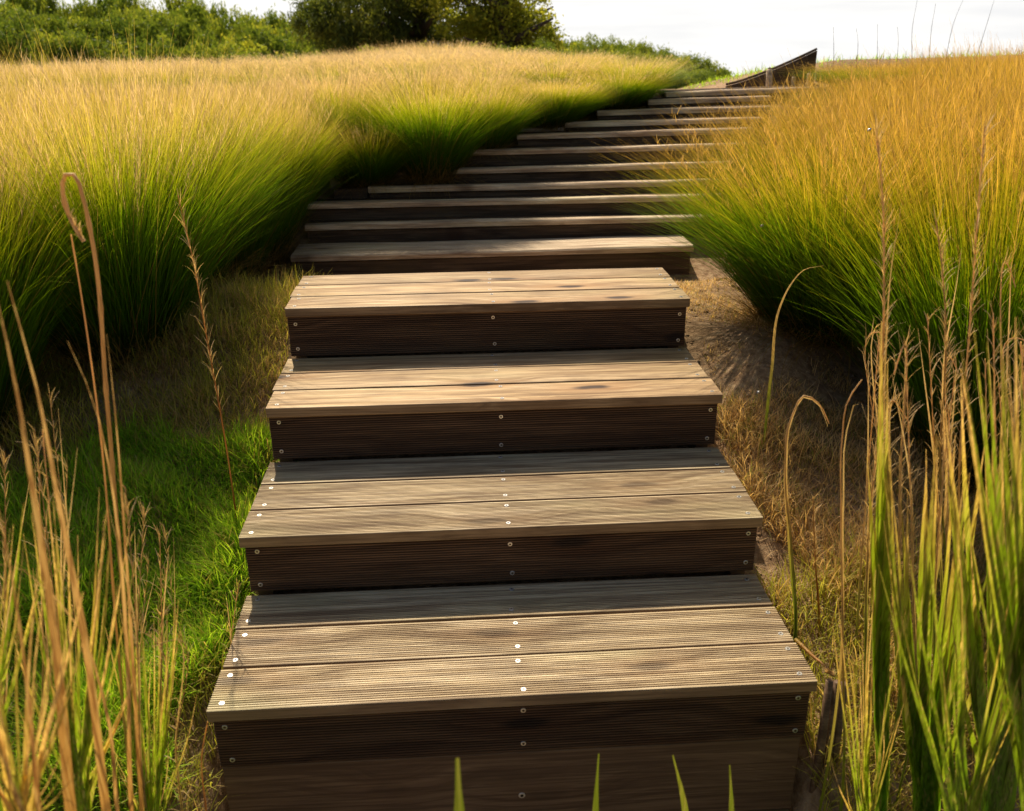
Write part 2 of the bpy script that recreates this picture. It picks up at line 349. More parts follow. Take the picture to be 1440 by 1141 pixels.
def screw_mesh():
    v = []; f = []; n = 16
    rings = [(.0062, -.001), (.0062, .0006), (.0056, .0013), (.0030, .0013), (.0027, -.0002)]
    for r_, z in rings:
        for k in range(n): a = 2*math.pi*k/n; v.append((r_*math.cos(a), r_*math.sin(a), z))
    for j in range(len(rings)-1):
        for k in range(n): a = j*n+k; b = j*n+(k+1) % n; f.append((a, b, b+n, a+n))
    f.append(tuple((len(rings)-1)*n+k for k in range(n)))
    me = bpy.data.meshes.new('screw'); me.from_pydata(v, [], f); me.materials.append(M_screw); me.materials.append(M_hole)
    me.polygons[-1].material_index = 1
    for p in me.polygons[-n-1:-1]: p.material_index = 1
    me.update(); return me
SCREW = screw_mesh()
stair = empty('wooden_staircase', (0, 0, 0)); tag(stair, 'four-step wooden deck staircase of grooved screwed boards', 'staircase')
T = .030; BW = .1415; rs = random.Random(11)
def put_screws(bo, Wd, xs, L, rows=(-.5, .5), skip=0):
    for x in xs:
        for r_ in rows:
            s = link('screw', SCREW, bo, loc=(x+rs.uniform(-.004, .004), r_*Wd*.66+rs.uniform(-.004, .004), -.0002)); s.rotation_euler.z = rs.uniform(0, 6)
            s.scale = (1, 1, 1)
for k in range(4):
    grooved = k < 2
    for b in range(3):
        L = WID + rs.uniform(-.004, .004)
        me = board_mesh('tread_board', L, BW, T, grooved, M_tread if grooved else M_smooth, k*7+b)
        o = link('tread_board', me, stair, loc=(rs.uniform(-.003, .003), k*RUN + BW/2 + b*(BW+.0075), k*RISE))
        o.rotation_euler.z = rs.uniform(-.0012, .0012)
        put_screws(o, BW, (-WID/2+.028, .012, WID/2-.028), L)
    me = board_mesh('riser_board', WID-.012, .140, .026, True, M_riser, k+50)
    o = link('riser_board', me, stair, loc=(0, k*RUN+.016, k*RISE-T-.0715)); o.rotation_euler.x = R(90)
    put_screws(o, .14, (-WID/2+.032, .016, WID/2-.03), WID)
# lower fascia under the first riser
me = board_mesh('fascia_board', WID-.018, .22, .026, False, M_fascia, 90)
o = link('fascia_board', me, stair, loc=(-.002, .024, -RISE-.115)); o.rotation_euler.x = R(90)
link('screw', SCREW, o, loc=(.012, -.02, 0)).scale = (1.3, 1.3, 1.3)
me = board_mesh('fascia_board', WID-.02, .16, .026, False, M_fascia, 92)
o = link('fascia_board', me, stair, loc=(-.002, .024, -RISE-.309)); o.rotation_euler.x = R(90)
# side stringers carry the boards
for sx_ in (-1, 1):
    pf = [(0.055, -.5), (.055, -.032)]
    for k in range(4):
        pf += [(k*RUN+.055, k*RISE-.034), ((k+1)*RUN+(.05 if k < 3 else -.01), k*RISE-.034)]
    pf += [(4*RUN-.01, .25), (1.0, -.1), (.5, -.4)]
    pf = pf[:1]+pf[2:]
    n = len(pf); x0 = sx_*(WID/2-.016); x1 = sx_*(WID/2-.055)
    V = [(x0, y, z) for y, z in pf]+[(x1, y, z) for y, z in pf]
    F = [tuple(range(n)), tuple(range(2*n-1, n-1, -1))]+[(i, (i+1) % n, n+(i+1) % n, n+i) for i in range(n)]
    me = bpy.data.meshes.new('stringer'); me.from_pydata(V, [], F); me.materials.append(M_fascia); link('stringer', me, stair)
bk = MB(); bk.box((-WID/2+.01, 4*RUN-.006, .22), (WID/2-.01, 4*RUN+.018, 3*RISE-.034)); link('back_board', bk.mesh('back_board', M_riser, .002), stair)

# ------------------------------------------------------------------ old timber steps climbing behind
def rough_timber(name, x0, x1, y0, y1, z0, z1, mat, seed, amp=.006, seg=26):
    """sleeper-like timber with worn, uneven edges, in coordinates about its own middle"""
    rr = random.Random(seed); ph = [rr.uniform(0, 6) for _ in range(8)]
    def w(x, i): return amp*(math.sin(x*3.1+ph[i])*.6+math.sin(x*9.7+ph[i+1])*.3+rr.uniform(-.12, .12))
    cx = (x0+x1)/2; V = []; F = []; c = .007
    for s in range(seg+1):
        x = x0+(x1-x0)*s/seg; e = min(s, seg-s); k = .5 if e == 0 else 1
        a = w(x, 0); b = w(x, 2); d = w(x, 4)
        pr = [(y0+a, z0), (y0+a, z1-c+b), (y0+a+c, z1+b), (y1-c+d, z1+b*.7), (y1+d, z1-c+b*.7), (y1+d, z0)]
        for y, z in pr: V.append((x-cx, y-(y0+y1)/2, z-z1))
    n = 6
    for s in range(seg):
        for i in range(n): a = s*n+i; b = s*n+(i+1) % n; F.append((a, a+n, b+n, b))
    F += [tuple(range(n)), tuple(seg*n+i for i in range(n-1, -1, -1))]
    me = bpy.data.meshes.new(name); me.from_pydata(V, [], F); me.materials.append(mat); me.update(); return me, Vector((cx, (y0+y1)/2, z1))
ORD = ['lowest', 'second', 'third', 'fourth', 'fifth', 'sixth', 'seventh', 'eighth', 'ninth', 'tenth', 'topmost']
EXT = {3: 468, 4: 462, 7: 727}
for k, (u, v, uL, uR) in enumerate(UPS):
    y, z = UY[k], UZ[k]; prev = GT and (H(0, y-.03))
    yn = UY[k+1] if k < 10 else y+.30
    xl = PY(uL, v, y).x; xr = PY(uR, v, y).x
    root = empty('timber_step', ((xl+xr)/2, y, z))
    d = ['worn pale tread of the lowest weathered timber step, just behind the deck staircase'][0] if k == 0 else '%s weathered timber step up the slope behind the deck staircase' % ORD[k]
    tag(root, d, 'step', 'weathered timber steps up the slope')
    tilt = (0.004, .003, .002, .004, .006, .008, .010, .013, .016, .018, .022)[k]
    root.rotation_euler.y = -tilt
    def add(nm, x0, x1, y0, y1, z0, z1, mt, sd, amp=.006):
        me, c = rough_timber(nm, x0, x1, y0, y1, z0, z1, mt, sd, amp); o = link(nm, me, root); o.location = c-root.location; return o
    depth = .27 if k == 0 else .062
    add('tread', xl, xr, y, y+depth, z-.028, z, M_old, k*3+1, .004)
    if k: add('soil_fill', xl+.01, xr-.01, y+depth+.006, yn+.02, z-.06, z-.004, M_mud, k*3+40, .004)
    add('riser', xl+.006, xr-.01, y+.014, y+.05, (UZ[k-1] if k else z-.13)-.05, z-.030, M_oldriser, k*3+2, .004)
    if k in EXT:
        xe = PY(EXT[k], v, y).x; dz = {3: .004, 4: .03, 7: .022}[k]
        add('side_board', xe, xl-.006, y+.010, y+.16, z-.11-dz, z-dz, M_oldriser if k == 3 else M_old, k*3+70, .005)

# ------------------------------------------------------------------ grass builders
def ribbons(P0, az, tilt0, bend, length, width, seg, rng, power=1.4, lean=(0, 0), twist=.6, taper=.5):
    n = len(az); t = np.linspace(0, 1, seg+1)
    ang = tilt0[:, None] + bend[:, None]*t[None, :]**power
    ds = (length/seg)[:, None]
    hx = np.cumsum(np.sin(ang)*ds, 1)-np.sin(ang[:, :1])*ds; hz = np.cumsum(np.cos(ang)*ds, 1)-np.cos(ang[:, :1])*ds
    C = np.zeros((n, seg+1, 3))
    C[:, :, 0] = P0[:, None, 0]+hx*np.cos(az)[:, None]+lean[0]*length[:, None]*t[None, :]**2
    C[:, :, 1] = P0[:, None, 1]+hx*np.sin(az)[:, None]+lean[1]*length[:, None]*t[None, :]**2
    C[:, :, 2] = P0[:, None, 2]+hz
    wa = az+np.pi/2+rng.normal(0, twist, n)
    w = width[:, None]*(1-t[None, :]**2.2)*(taper+(1-taper)*np.minimum(1, t[None, :]*3))*.5+.0002
    off = np.stack([np.cos(wa)[:, None]*w, np.sin(wa)[:, None]*w, np.zeros_like(w)], -1)
    V = np.stack([C-off, C+off], 2).reshape(-1, 3)
    b = np.arange(n)[:, None]*(seg+1)*2+np.arange(seg)[None, :]*2
    F = np.stack([b, b+1, b+3, b+2], -1).reshape(-1, 4)
    rnd = np.repeat(rng.random(n), (seg+1)*2); tt = np.tile(np.repeat(t, 2), n)
    return V, F, np.stack([rnd, tt], 1), C
def merge(parts):
    Vs, Fs, Us = [], [], []; k = 0
    for V, F, U in parts: Vs.append(V); Fs.append(F+k); Us.append(U); k += len(V)
    return np.concatenate(Vs), np.concatenate(Fs), np.concatenate(Us)
def clump_meshes(seed, n, Rb, Ht, spread, droop, wd, matL, matP, nplume, lean=(0, 0), seg=7):
    rng = np.random.default_rng(seed)
    r_ = Rb*np.sqrt(rng.random(n)); a0 = rng.random(n)*2*np.pi
    P0 = np.stack([r_*np.cos(a0), r_*np.sin(a0), np.full(n, -.02)], 1)
    az = a0+rng.normal(0, .30, n)
    # small tufts inside the crown: neighbours lean alike, leaving darker gaps between
    tuft = rng.integers(0, 40, n); ta = rng.normal(0, .35, 40); tb = rng.normal(0, .12, 40); tl = rng.normal(1, .09, 40)
    az = az+ta[tuft]*.6
    tilt = spread*(r_/Rb)**1.1*rng.uniform(.6, 1.1, n)+np.abs(rng.normal(0, .06, n))
    bend = droop*rng.uniform(.25, 1.15, n)+tb[tuft]
    L = Ht*rng.uniform(.72, 1.12, n)*tl[tuft]
    V, F, U, _ = ribbons(P0, az, tilt, bend, L, wd*rng.uniform(.6, 1.3, n), seg, rng, lean=lean)
    # dead thatch at the foot
    m_ = n//6; r2 = Rb*1.15*np.sqrt(rng.random(m_)); a2 = rng.random(m_)*6.28
    V2, F2, U2, _ = ribbons(np.stack([r2*np.cos(a2), r2*np.sin(a2), np.full(m_, -.02)], 1), a2+rng.normal(0, .8, m_), rng.uniform(.2, 1.1, m_), rng.uniform(.2, 1.6, m_), Ht*rng.uniform(.15, .5, m_), wd*rng.uniform(.7, 1.4, m_), 5, rng)
    U2[:, 0] = .95+.05*U2[:, 0]
    V, F, U = merge([(V, F, U), (V2, F2, U2)])
    leaf = mesh_np('leaves', V, F, matL, U)
    # seed plumes
    r3 = Rb*np.sqrt(rng.random(nplume)); a3 = rng.random(nplume)*6.28
    V3, F3, U3, C = ribbons(np.stack([r3*np.cos(a3), r3*np.sin(a3), np.zeros(nplume)], 1), a3+rng.normal(0, .3, nplume), spread*.8*(r3/Rb)+.02, droop*rng.uniform(.15, .7, nplume), Ht*rng.uniform(.88, 1.16, nplume), np.full(nplume, wd*.5), 7, rng, lean=lean, taper=1)
    U3[:, 1] *= .4
    h = 20; k = nplume*h
    idx = np.repeat(np.arange(nplume), h); tt = rng.uniform(5.0, 7.0, k); i0 = np.minimum(tt.astype(int), 6); fr = (tt-i0)[:, None]
    B = C[idx, i0]*(1-fr)+C[idx, i0+1]*fr
    V4, F4, U4, _ = ribbons(B, rng.random(k)*6.28, rng.uniform(.05, .45, k), rng.uniform(0, .5, k), Ht*rng.uniform(.02, .06, k), np.full(k, wd*.42), 2, rng, taper=1)
    U4[:, 1] = .4+.6*U4[:, 1]
    V, F, U = merge([(V3, F3, U3), (V4, F4, U4)])
    return leaf, mesh_np('seed_plumes', V, F, matP, U)
def place_clump(ms, x, y, s, sz, rz, label, group, name='grass_clump', cat='ornamental grass', dz=0):
    o = empty(name, (x, y, H(x, y)+dz), rz); o.scale = (s, s, sz)
    for nm, me in zip(('leaves', 'seed_plumes'), ms): link(nm, me, o)
    tag(o, label, cat, group); return o
BIG = [clump_meshes(100+i, 9000, .19, 1.0, .38, .62, .0026, M_clump, M_plume, 300, lean=(-.05, -.02)) for i in range(3)]
MID = [clump_meshes(200+i, 3600, .17, 1.0, .36, .6, .0036, M_field, M_plume, 340, lean=(-.04, 0)) for i in range(4)]
BIGR = [clump_meshes(300+i, 9000, .20, 1.0, .38, .66, .0027, M_clumpR, M_plumeR, 170, lean=(-.03, -.02)) for i in range(3)]
rg = random.Random(5)
# front left tussocks
FL = [(-1.33, 1.64, 22, 'big front left grass tussock nearest the deck staircase, its green leaves arching toward the steps'),
      (-1.74, 1.20, 34, 'green grass tussock at the left edge behind the tall bent dry stalk'),
      (-2.02, 1.25, 28, 'leafy grass tussock at the far left edge of the front row'),
      (-1.30, 2.14, 14, 'yellow-green grass tussock behind the big front left tussock'),
      (-1.78, 2.15, 8, 'feather-topped grass tussock second row back at the left'),
      (-2.25, 2.3, 4, 'feather-topped grass tussock at the left frame edge, second row')]
for i, (x, y, h, lb) in enumerate(FL):
    place_clump(BIG[i % 3], x, y, .9, PY(100, 108+h, y).z-H(x, y), rg.uniform(-.4, .4), lb, 'tall grass tussocks on the left')
# left field of tussocks, clear of the steps
def left_edge(y):    # x of the left side of the step flight
    return lerp_tab(y, [(2.2, -1.15)]+[(UY[k], PY(u, v, UY[k]).x) for k, u, v in ((0, 408, 353), (2, 428, 281), (3, 485, 260), (4, 545, 234), (5, 640, 208), (6, 727, 185), (8, 840, 153), (9, 905, 138), (10, 935, 128))]+[(4.9, 1.05), (5.2, .95), (7, 1.15), (12, 1.8)])
cnt = 0
y = 2.75; row = 0
while y < 11:
    st = .40+.035*(y-2.7); x = left_edge(y)-.22-(.0 if y > 3.5 else .05)
    vis = -(y-CY)*.62-.3
    while x > vis:
        xx = x+rg.uniform(-.07, .07); yy = y+rg.uniform(-.09, .09); g = H(xx, yy)
        uu = 720+FPX*((xx-CX)/(yy-CY)*1.0-YAW); vl = lerp_tab(uu, [(0, 98), (300, 100), (450, 98), (500, 82), (600, 72), (680, 68), (740, 92), (850, 98), (900, 110), (930, 124)])
        top = PY(uu, vl+max(0, (5.4-yy))*14, yy).z+.03*math.sin(xx*2.2+y)+rg.uniform(-.04, .02)
        hgt = max(.26, top-g)
        near = xx > left_edge(y)-.6
        if near: hgt *= .95
        w_ = min(1, .62+.35*hgt)*rg.uniform(.9, 1.1)
        place_clump((BIG if near and yy < 6 else MID)[rg.randrange(3)], xx, yy, w_*(.85 if y < 5 else 1.05), hgt*1.0, rg.uniform(-.5, .5),
            'feathery grass clump bordering the left ends of the timber steps' if near else 'tan-topped feathery grass clump in the mass of the left field',
            'grass clumps beside the timber steps' if near else 'grass clumps in the left field')
        x -= st; cnt += 1
    y += .42+.05*(y-2.7); row += 1
y = 2.95
while y < 6.6:
    xx = left_edge(y)-.20+rg.uniform(-.03, .03); g = H(xx, y); uu = 720+FPX*((xx-CX)/(y-CY)-YAW)
    top = PY(uu, lerp_tab(uu, [(0, 150), (450, 150), (640, 108), (760, 102), (850, 100), (900, 110), (930, 120), (1000, 130)]), y).z
    hg = max(.24, min(.75, top-g))
    hg *= rg.uniform(.72, 1.08); place_clump(BIG[rg.randrange(3)], xx, y, .55+.2*hg, hg, rg.uniform(-.5, .5), 'feathery grass clump bordering the left ends of the timber steps', 'grass clumps beside the timber steps')
    y += .27+.03*(y-3)
# right tussocks
FR = [(1.27, 1.62, .98, 'big right grass tussock whose green leaves spill toward the top of the deck'),
      (1.58, 1.02, 1.0, 'orange-tipped grass tussock right of the big tussock, behind the arched straw stalks'),
      (2.02, 1.12, 1.04, 'orange-tipped grass tussock at the right edge of the frame, front row'),
      (1.66, 1.85, 1.04, 'orange-tipped grass tussock behind the big right tussock'),
      (1.95, 2.3, 1.08, 'orange-tipped grass tussock, second row at the right'),
      (2.45, 2.2, 1.1, 'orange-tipped grass tussock at the right frame edge, second row'),
      (1.80, 2.72, .98, 'rust-tipped grass tussock beside the right ends of the lower timber steps'),
      (2.1, 2.9, 1.08, 'rust-tipped grass tussock, third row on the right'),
      (2.6, 2.9, 1.1, 'rust-tipped grass tussock, third row at the right edge')]
RV = [(900, 230), (1000, 235), (1060, 200), (1100, 178), (1150, 150), (1200, 122), (1300, 94), (1440, 66), (2000, 50)]
def rtop(x, y):
    uu = 720+FPX*((x-CX)/(y-CY)-YAW); return PY(uu, lerp_tab(uu, RV)+max(0, 3.4-y)*22, y).z-H(x, y)
for i, (x, y, h, lb) in enumerate(FR):
    place_clump(BIGR[i % 3], x, y, 1.0, rtop(x, y)*.96, rg.uniform(-.4, .4), lb, 'tall grass tussocks on the right')
for (x, y, h) in [(2.15, 3.4, .9), (2.6, 3.5, .95), (3.0, 3.4, .98), (2.45, 4.0, .72), (2.7, 4.1, .82), (3.2, 4.1, .9), (3.5, 4.55, .8), (2.75, 4.62, .3), (3.1, 4.66, .3), (3.2, 4.4, .5), (3.5, 3.4, .95), (3.8, 4.2, .9)]:
    place_clump(BIGR[rg.randrange(3)], x, y, .8, max(.2, rtop(x, y)*.93), rg.uniform(-.4, .4), 'rust-tipped grass clump filling the slope right of the timber steps', 'grass clumps right of the timber steps')

# ------------------------------------------------------------------ ground cover beside the deck
def turf(name, n, region, mat, hh, wd, seed, label, tiltmax=.7, clear=None):
    rng = np.random.default_rng(seed); x0, x1, y0, y1 = region
    X = rng.uniform(x0, x1, n*2); Y = rng.uniform(y0, y1, n*2)
    if clear: k = np.array([clear(a, b) for a, b in zip(X, Y)]); X = X[k]; Y = Y[k]
    X = X[:n]; Y = Y[:n]; m_ = len(X)
    Z = np.array([H(a, b) for a, b in zip(X, Y)])-.006
    cl = .65+.35*np.sin(X*9+np.sin(Y*7)*2)*np.sin(Y*11+X*3)
    V, F, U, _ = ribbons(np.stack([X, Y, Z], 1), rng.random(m_)*6.28, rng.uniform(0, tiltmax, m_), rng.uniform(.1, 1.1, m_), hh*rng.uniform(.5, 1.3, m_)*cl, wd*rng.uniform(.6, 1.3, m_), 3, rng)
    o = link(name, mesh_np(name, V, F, mat, U)); tag(o, label, 'grass', kind='stuff'); return o
off = lambda a, b: abs(a) > .67+.03 or b < -.02 or b > 1.80
def patch(cx, cy, rx, ry, s=0):
    def f(a, b):
        q = ((a-cx)/rx)**2+((b-cy)/ry)**2+.35*math.sin(a*13+s)*math.sin(b*11+s*2)
        return off(a, b) and q < 1
    return f
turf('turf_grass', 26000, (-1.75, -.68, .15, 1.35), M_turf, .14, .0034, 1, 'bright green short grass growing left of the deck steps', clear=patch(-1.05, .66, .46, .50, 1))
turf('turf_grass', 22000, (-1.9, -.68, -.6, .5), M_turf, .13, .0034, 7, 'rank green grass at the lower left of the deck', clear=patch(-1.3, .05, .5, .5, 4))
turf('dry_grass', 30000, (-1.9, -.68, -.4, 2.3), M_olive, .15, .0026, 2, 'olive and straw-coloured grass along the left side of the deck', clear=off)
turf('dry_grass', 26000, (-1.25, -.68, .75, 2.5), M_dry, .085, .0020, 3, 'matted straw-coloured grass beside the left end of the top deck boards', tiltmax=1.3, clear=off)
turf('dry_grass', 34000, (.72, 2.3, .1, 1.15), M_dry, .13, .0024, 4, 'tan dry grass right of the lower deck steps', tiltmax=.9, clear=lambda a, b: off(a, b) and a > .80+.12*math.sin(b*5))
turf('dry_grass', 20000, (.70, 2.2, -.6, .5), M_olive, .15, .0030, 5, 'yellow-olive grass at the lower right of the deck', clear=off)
turf('dry_grass', 14000, (.68, 1.5, .9, 2.5), M_dry, .05, .0020, 6, 'thin matted straw on the bare soil right of the top deck boards', tiltmax=1.4, clear=lambda a, b: off(a, b) and (b > 1.6 or math.sin(a*17)*math.sin(b*15) > .2))
def crumbs(n, region, size, seed, clear):
    rng = np.random.default_rng(seed); x0, x1, y0, y1 = region; X = rng.uniform(x0, x1, n); Y = rng.uniform(y0, y1, n)
    k = np.array([clear(a, b) for a, b in zip(X, Y)]); X, Y = X[k], Y[k]; n = len(X)
    base = np.array([(1, 0, 0), (-1, 0, 0), (0, 1, 0), (0, -1, 0), (0, 0, .8), (0, 0, -.8)], float); tri = np.array([(0, 2, 4), (2, 1, 4), (1, 3, 4), (3, 0, 4), (2, 0, 5), (1, 2, 5), (3, 1, 5), (0, 3, 5)])
    Z = np.array([H(a, b) for a, b in zip(X, Y)]); sc = size*rng.lognormal(0, .55, n)
    V = base[None]*sc[:, None, None]*rng.uniform(.6, 1.3, (n, 6, 3))+np.stack([X, Y, Z], 1)[:, None]
    F = (tri[None]+6*np.arange(n)[:, None, None]).reshape(-1, 3)
    tag(link('soil_crumbs', mesh_np('soil_crumbs', V.reshape(-1, 3), F, M_soil)), 'crumbs and small clods of earth on the bare ground beside the deck', 'soil', kind='stuff')
crumbs(5000, (-1.5, 1.7, .2, 2.6), .0045, 9, off)
turf('bank_grass', 9000, (2.3, 9, 5.2, 9.0), M_turf, .08, .006, 8, 'short green grass on top of the earth bank at the right')

# ------------------------------------------------------------------ foreground reeds and stalks
def blade_path(pts, width, rnd, seg=34, fold=.25, tipw=.05):
    """one leaf along given points, v-folded, tapering"""
    C = spline(pts, seg); V = []; U = []; F = []
    vd = Vector((CX, CY, CZ))
    side0 = None
    for i, c in enumerate(C):
        d = (C[min(i+1, seg)]-C[max(i-1, 0)]).normalized()
        s = d.cross(Vector((.15, -1, .1))).normalized()
        if side0 is not None and s.dot(side0) < 0: s = -s
        side0 = s; nrm = s.cross(d); t = i/seg
        w = width*.5*min(1, .55+t*1.6)*max(tipw, 1-t**3)
        V += [tuple(c-s*w+nrm*w*fold), tuple(c), tuple(c+s*w+nrm*w*fold)]; U += [(rnd, t)]*3
    for i in range(seg):
        a = i*3; F += [(a, a+1, a+4, a+3), (a+1, a+2, a+5, a+4)]
    return np.array(V), np.array(F), np.array(U)
def stalk_path(pts, rad, rnd, seg=26, n=6, t1=1.0, tip=.25):
    C = spline(pts, seg); b = MB(); b.tube(C, [rad*(1-(1-tip)*(i/seg))*(1.3 if (i+2) % 9 == 0 else 1) for i in range(seg+1)], n)
    F = [f for f in b.f if len(f) == 4]; U = [(rnd, min(1, (i//n)/seg*t1)) for i in range(len(b.v))]
    return np.array(b.v), np.array(F), np.array(U)
def down(p, dx=0, dy=0):
    x, y = p.x+dx, p.y+dy; return Vector((x, y, H(x, y)-.03))
def px(path, Y, rootdx=0, ground=True, dY=0):
    """pixel polyline (bottom first) in the upright plane at distance Y, continued down into the soil"""
    pts = [PY(u, v, Y+dY*i/max(1, len(path)-1)) for i, (u, v) in enumerate(path)]
    if ground: pts = [down(pts[0], rootdx)]+pts
    return pts
def hairs(C, n, L, seed, t0=.55, t1=1.0, wd=.0012, spread=.5):
    rng = np.random.default_rng(seed); C = np.array([tuple(c) for c in C]); m_ = len(C)-1; n = int(n*1.8)
    tt = rng.uniform(t0, t1, n)*m_; i0 = np.minimum(tt.astype(int), m_-1); f = (tt-i0)[:, None]
    B = C[i0]*(1-f)+C[i0+1]*f
    V, F, U, _ = ribbons(B, rng.random(n)*6.28, rng.uniform(.1, spread, n), rng.uniform(-.2, .9, n), L*rng.uniform(.4, 1.2, n), np.full(n, wd), 3, rng, taper=1)
    U[:, 1] = .6+.4*U[:, 1]; return V, F, U
def plant(name, label, cat, stalks=(), leaves=(), seeds=(), mat_s=None, mat_l=None, group=None, tip=.25):
    """stalks/leaves: list of (points, size); seeds: list of (points, n, L)"""
    root = empty(name, (stalks or leaves)[0][0][0]); inv = -np.array(root.location); rr = random.Random(hash(label) % 1000 if False else len(label)*7+len(stalks))
    def mk(nm, ps, mt):
        if not ps: return
        V, F, U = merge(ps); link(nm, mesh_np(nm, V+inv, F, mt, U, smooth=True), root)
    mk('stalk', [stalk_path(p, s, rr.random(), seg=110 if tip > .5 else 44, tip=tip) for p, s in stalks], mat_s or M_straw)
    mk('leaves', [blade_path(p, s, rr.random()*.8) for p, s in leaves], mat_l or M_reed)
    for i, (p, n, L) in enumerate(seeds): mk('seed_head', [hairs(spline(p, 26), n, L, i*3+len(label))], M_straw)
    tag(root, label, cat, group); return root
# --- individually recognisable stalks (left)
a = px([(205, 1141), (175, 860), (150, 560), (128, 330), (116, 276), (107, 250), (98, 242), (90, 248), (88, 266), (93, 292), (103, 316), (118, 340)], -.1)
plant('grass_stalk', 'tall dry stalk at the left bent over into a narrow hook at its top', 'grass stalk', [(a, .0048)], [], [(a[-4:], 26, .022)], tip=.7)
a = px([(190, 1141), (165, 900), (140, 600), (115, 420), (100, 330)], -.1)
plant('grass_stalk', 'straight pale dry stalk just beside the hooked stalk on the left', 'grass stalk', [(a, .0040)])
a = px([(345, 830), (320, 640), (290, 470), (268, 350), (250, 275)], .75)
plant('grass_stalk', 'thin orange-tipped stalk in front of the big left tussock', 'grass stalk', [(a, .0035)], [], [(a, 60, .05)], mat_s=M_amber)
a = px([(290, 1141), (284, 1060), (292, 1015)], -.15)
plant('grass_stalk', 'short amber stalk touching the lower left corner of the deck', 'grass stalk', [(a, .0045)], mat_s=M_amber)
for i, (pth, wd, Y, lb) in enumerate([
    ([(100, 1141), (78, 900), (45, 680), (18, 520), (-8, 405)], .020, -.72, 'widest amber-brown reed leaf curving up the left frame edge'),
    ([(150, 1141), (120, 900), (85, 720), (55, 560), (10, 395)], .016, -.66, 'amber reed leaf leaning left beside the widest brown leaf'),
    ([(55, 1141), (38, 960), (15, 800), (-10, 680)], .012, -.8, 'yellow-brown reed leaf cut by the left frame edge near the bottom'),
    ([(185, 1141), (178, 900), (160, 700), (130, 560), (95, 480)], .009, -.5, 'slim straw reed leaf standing right of the amber leaves'),
    ([(200, 1141), (190, 980), (176, 760), (160, 560), (150, 470)], .008, -.45, 'rust-coloured reed leaf with a pointed tip near the left tussock'),
    ([(40, 1160), (10, 1080), (-20, 1010)], .022, -.95, 'pale broad leaf crossing the bottom left corner'),
    ([(165, 1141), (150, 1000), (95, 860), (30, 800), (-15, 790)], .009, -.6, 'pale straw leaf bent almost flat across the left reeds')]):
    plant('reed_leaf', lb, 'reed', [], [(px(pth, Y, dY=.05), wd)], mat_l=M_amber)
# --- right
plant('grass_stalk', 'arched straw stalk bending right near the second deck step', 'grass stalk', [(px([(1118, 900), (1112, 760), (1104, 660), (1112, 590), (1132, 556), (1150, 566), (1166, 596)], .25), .0045)], [(px([(1118, 900), (1110, 760), (1105, 650), (1112, 592), (1132, 558), (1148, 566), (1164, 600)], .25), .012)], mat_l=M_straw)
a = px([(1182, 1141), (1185, 900), (1183, 720), (1184, 620), (1194, 560), (1212, 534)], -.1)
plant('grass_stalk', 'straw stalk with a curled tip left of the broad green reed', 'grass stalk', [(a, .0036)], [(px([(1184, 900), (1186, 700), (1192, 600), (1206, 560), (1222, 600)], -.1), .007)], mat_l=M_straw)
plant('grass_stalk', 'short curved golden blade arching in front of the big right tussock', 'grass stalk', [], [(px([(1190, 640), (1100, 430), (1112, 400), (1130, 380), (1157, 373)], .9)[2:], .012)] and [(px([(1085, 520), (1098, 428), (1112, 400), (1130, 380), (1158, 374)], .95), .011)], mat_l=M_straw)
a = px([(1240, 900), (1238, 620), (1243, 400), (1240, 260), (1232, 185)], .1)
plant('grass_stalk', 'tallest upright seed stalk in the middle of the right tussock', 'grass stalk', [(a, .0045)], [(px([(1240, 800), (1245, 500), (1253, 380), (1268, 285)], .12), .008)], [(a, 110, .05)], mat_l=M_straw)
a = px([(1345, 900), (1350, 640), (1366, 430), (1378, 260), (1385, 175)], .05)
plant('grass_stalk', 'tall upright seed stalk nearest the right frame edge', 'grass stalk', [(a, .0036)], [], [(a, 90, .045)])
a = px([(1330, 900), (1322, 640), (1330, 460), (1324, 370), (1316, 310)], .1)
plant('grass_stalk', 'seed stalk with a forked tip between the two tallest right stalks', 'grass stalk', [(a, .0042)], [(px([(1330, 700), (1328, 500), (1345, 400), (1352, 350)], .1), .008)], [(a, 90, .045)], mat_l=M_straw)
a = px([(1150, 905), (1146, 780), (1143, 700)], .35)
plant('grass_stalk', 'dark thin stem standing against the right side of the lowest deck step', 'grass stalk', [(a, .0035)], [], [(a, 40, .04)], mat_s=M_amber)
plant('grass_stalk', 'pale dry stalk lying along the right end of the lowest deck step', 'grass stalk', [([PY(1112, 900, .17)+Vector((.012, 0, .0)), PY(1135, 922, .10)+Vector((.012, 0, .0)), PY(1158, 944, .03)+Vector((.012, 0, .004)), PY(1172, 950, .0)+Vector((.0, 0, 0))], .005)], [], [([PY(1150, 938, .05), PY(1160, 946, .03), PY(1172, 952, .02)], 50, .02)], mat_s=M_amber)
# the straw-coloured fan of stalks at the right
rf = random.Random(21); stl = []
for i in range(21):
    ub = rf.uniform(1195, 1460); vt = rf.uniform(380, 640) if ub > 1270 else rf.uniform(440, 620); du = rf.uniform(-25, 45)
    Y = rf.uniform(-.05, .4)
    pth = [(ub, 1000), (ub+du*.2, 820), (ub+du*.5, 680), (ub+du, vt)]
    if rf.random() < .35: pth.append((ub+du+rf.uniform(-34, 34), vt+rf.uniform(-12, 40)))
    stl.append((px(pth, Y), rf.uniform(.0024, .0048)))
for g in range(0, len(stl), 4):
    gs = stl[g:g+4]; cxu = g//4
    plant('straw_tuft', 'tuft of dry straw stalks rising behind the green reeds at the right', 'dry grass', gs, [(p[:-1]+[p[-1]+Vector((rf.uniform(-.03, .03), 0, -.03))], .008) for p, s in gs], [(p, 40, .05) for p, s in gs], mat_l=M_straw, group='dry straw tufts at the right')
stl = []
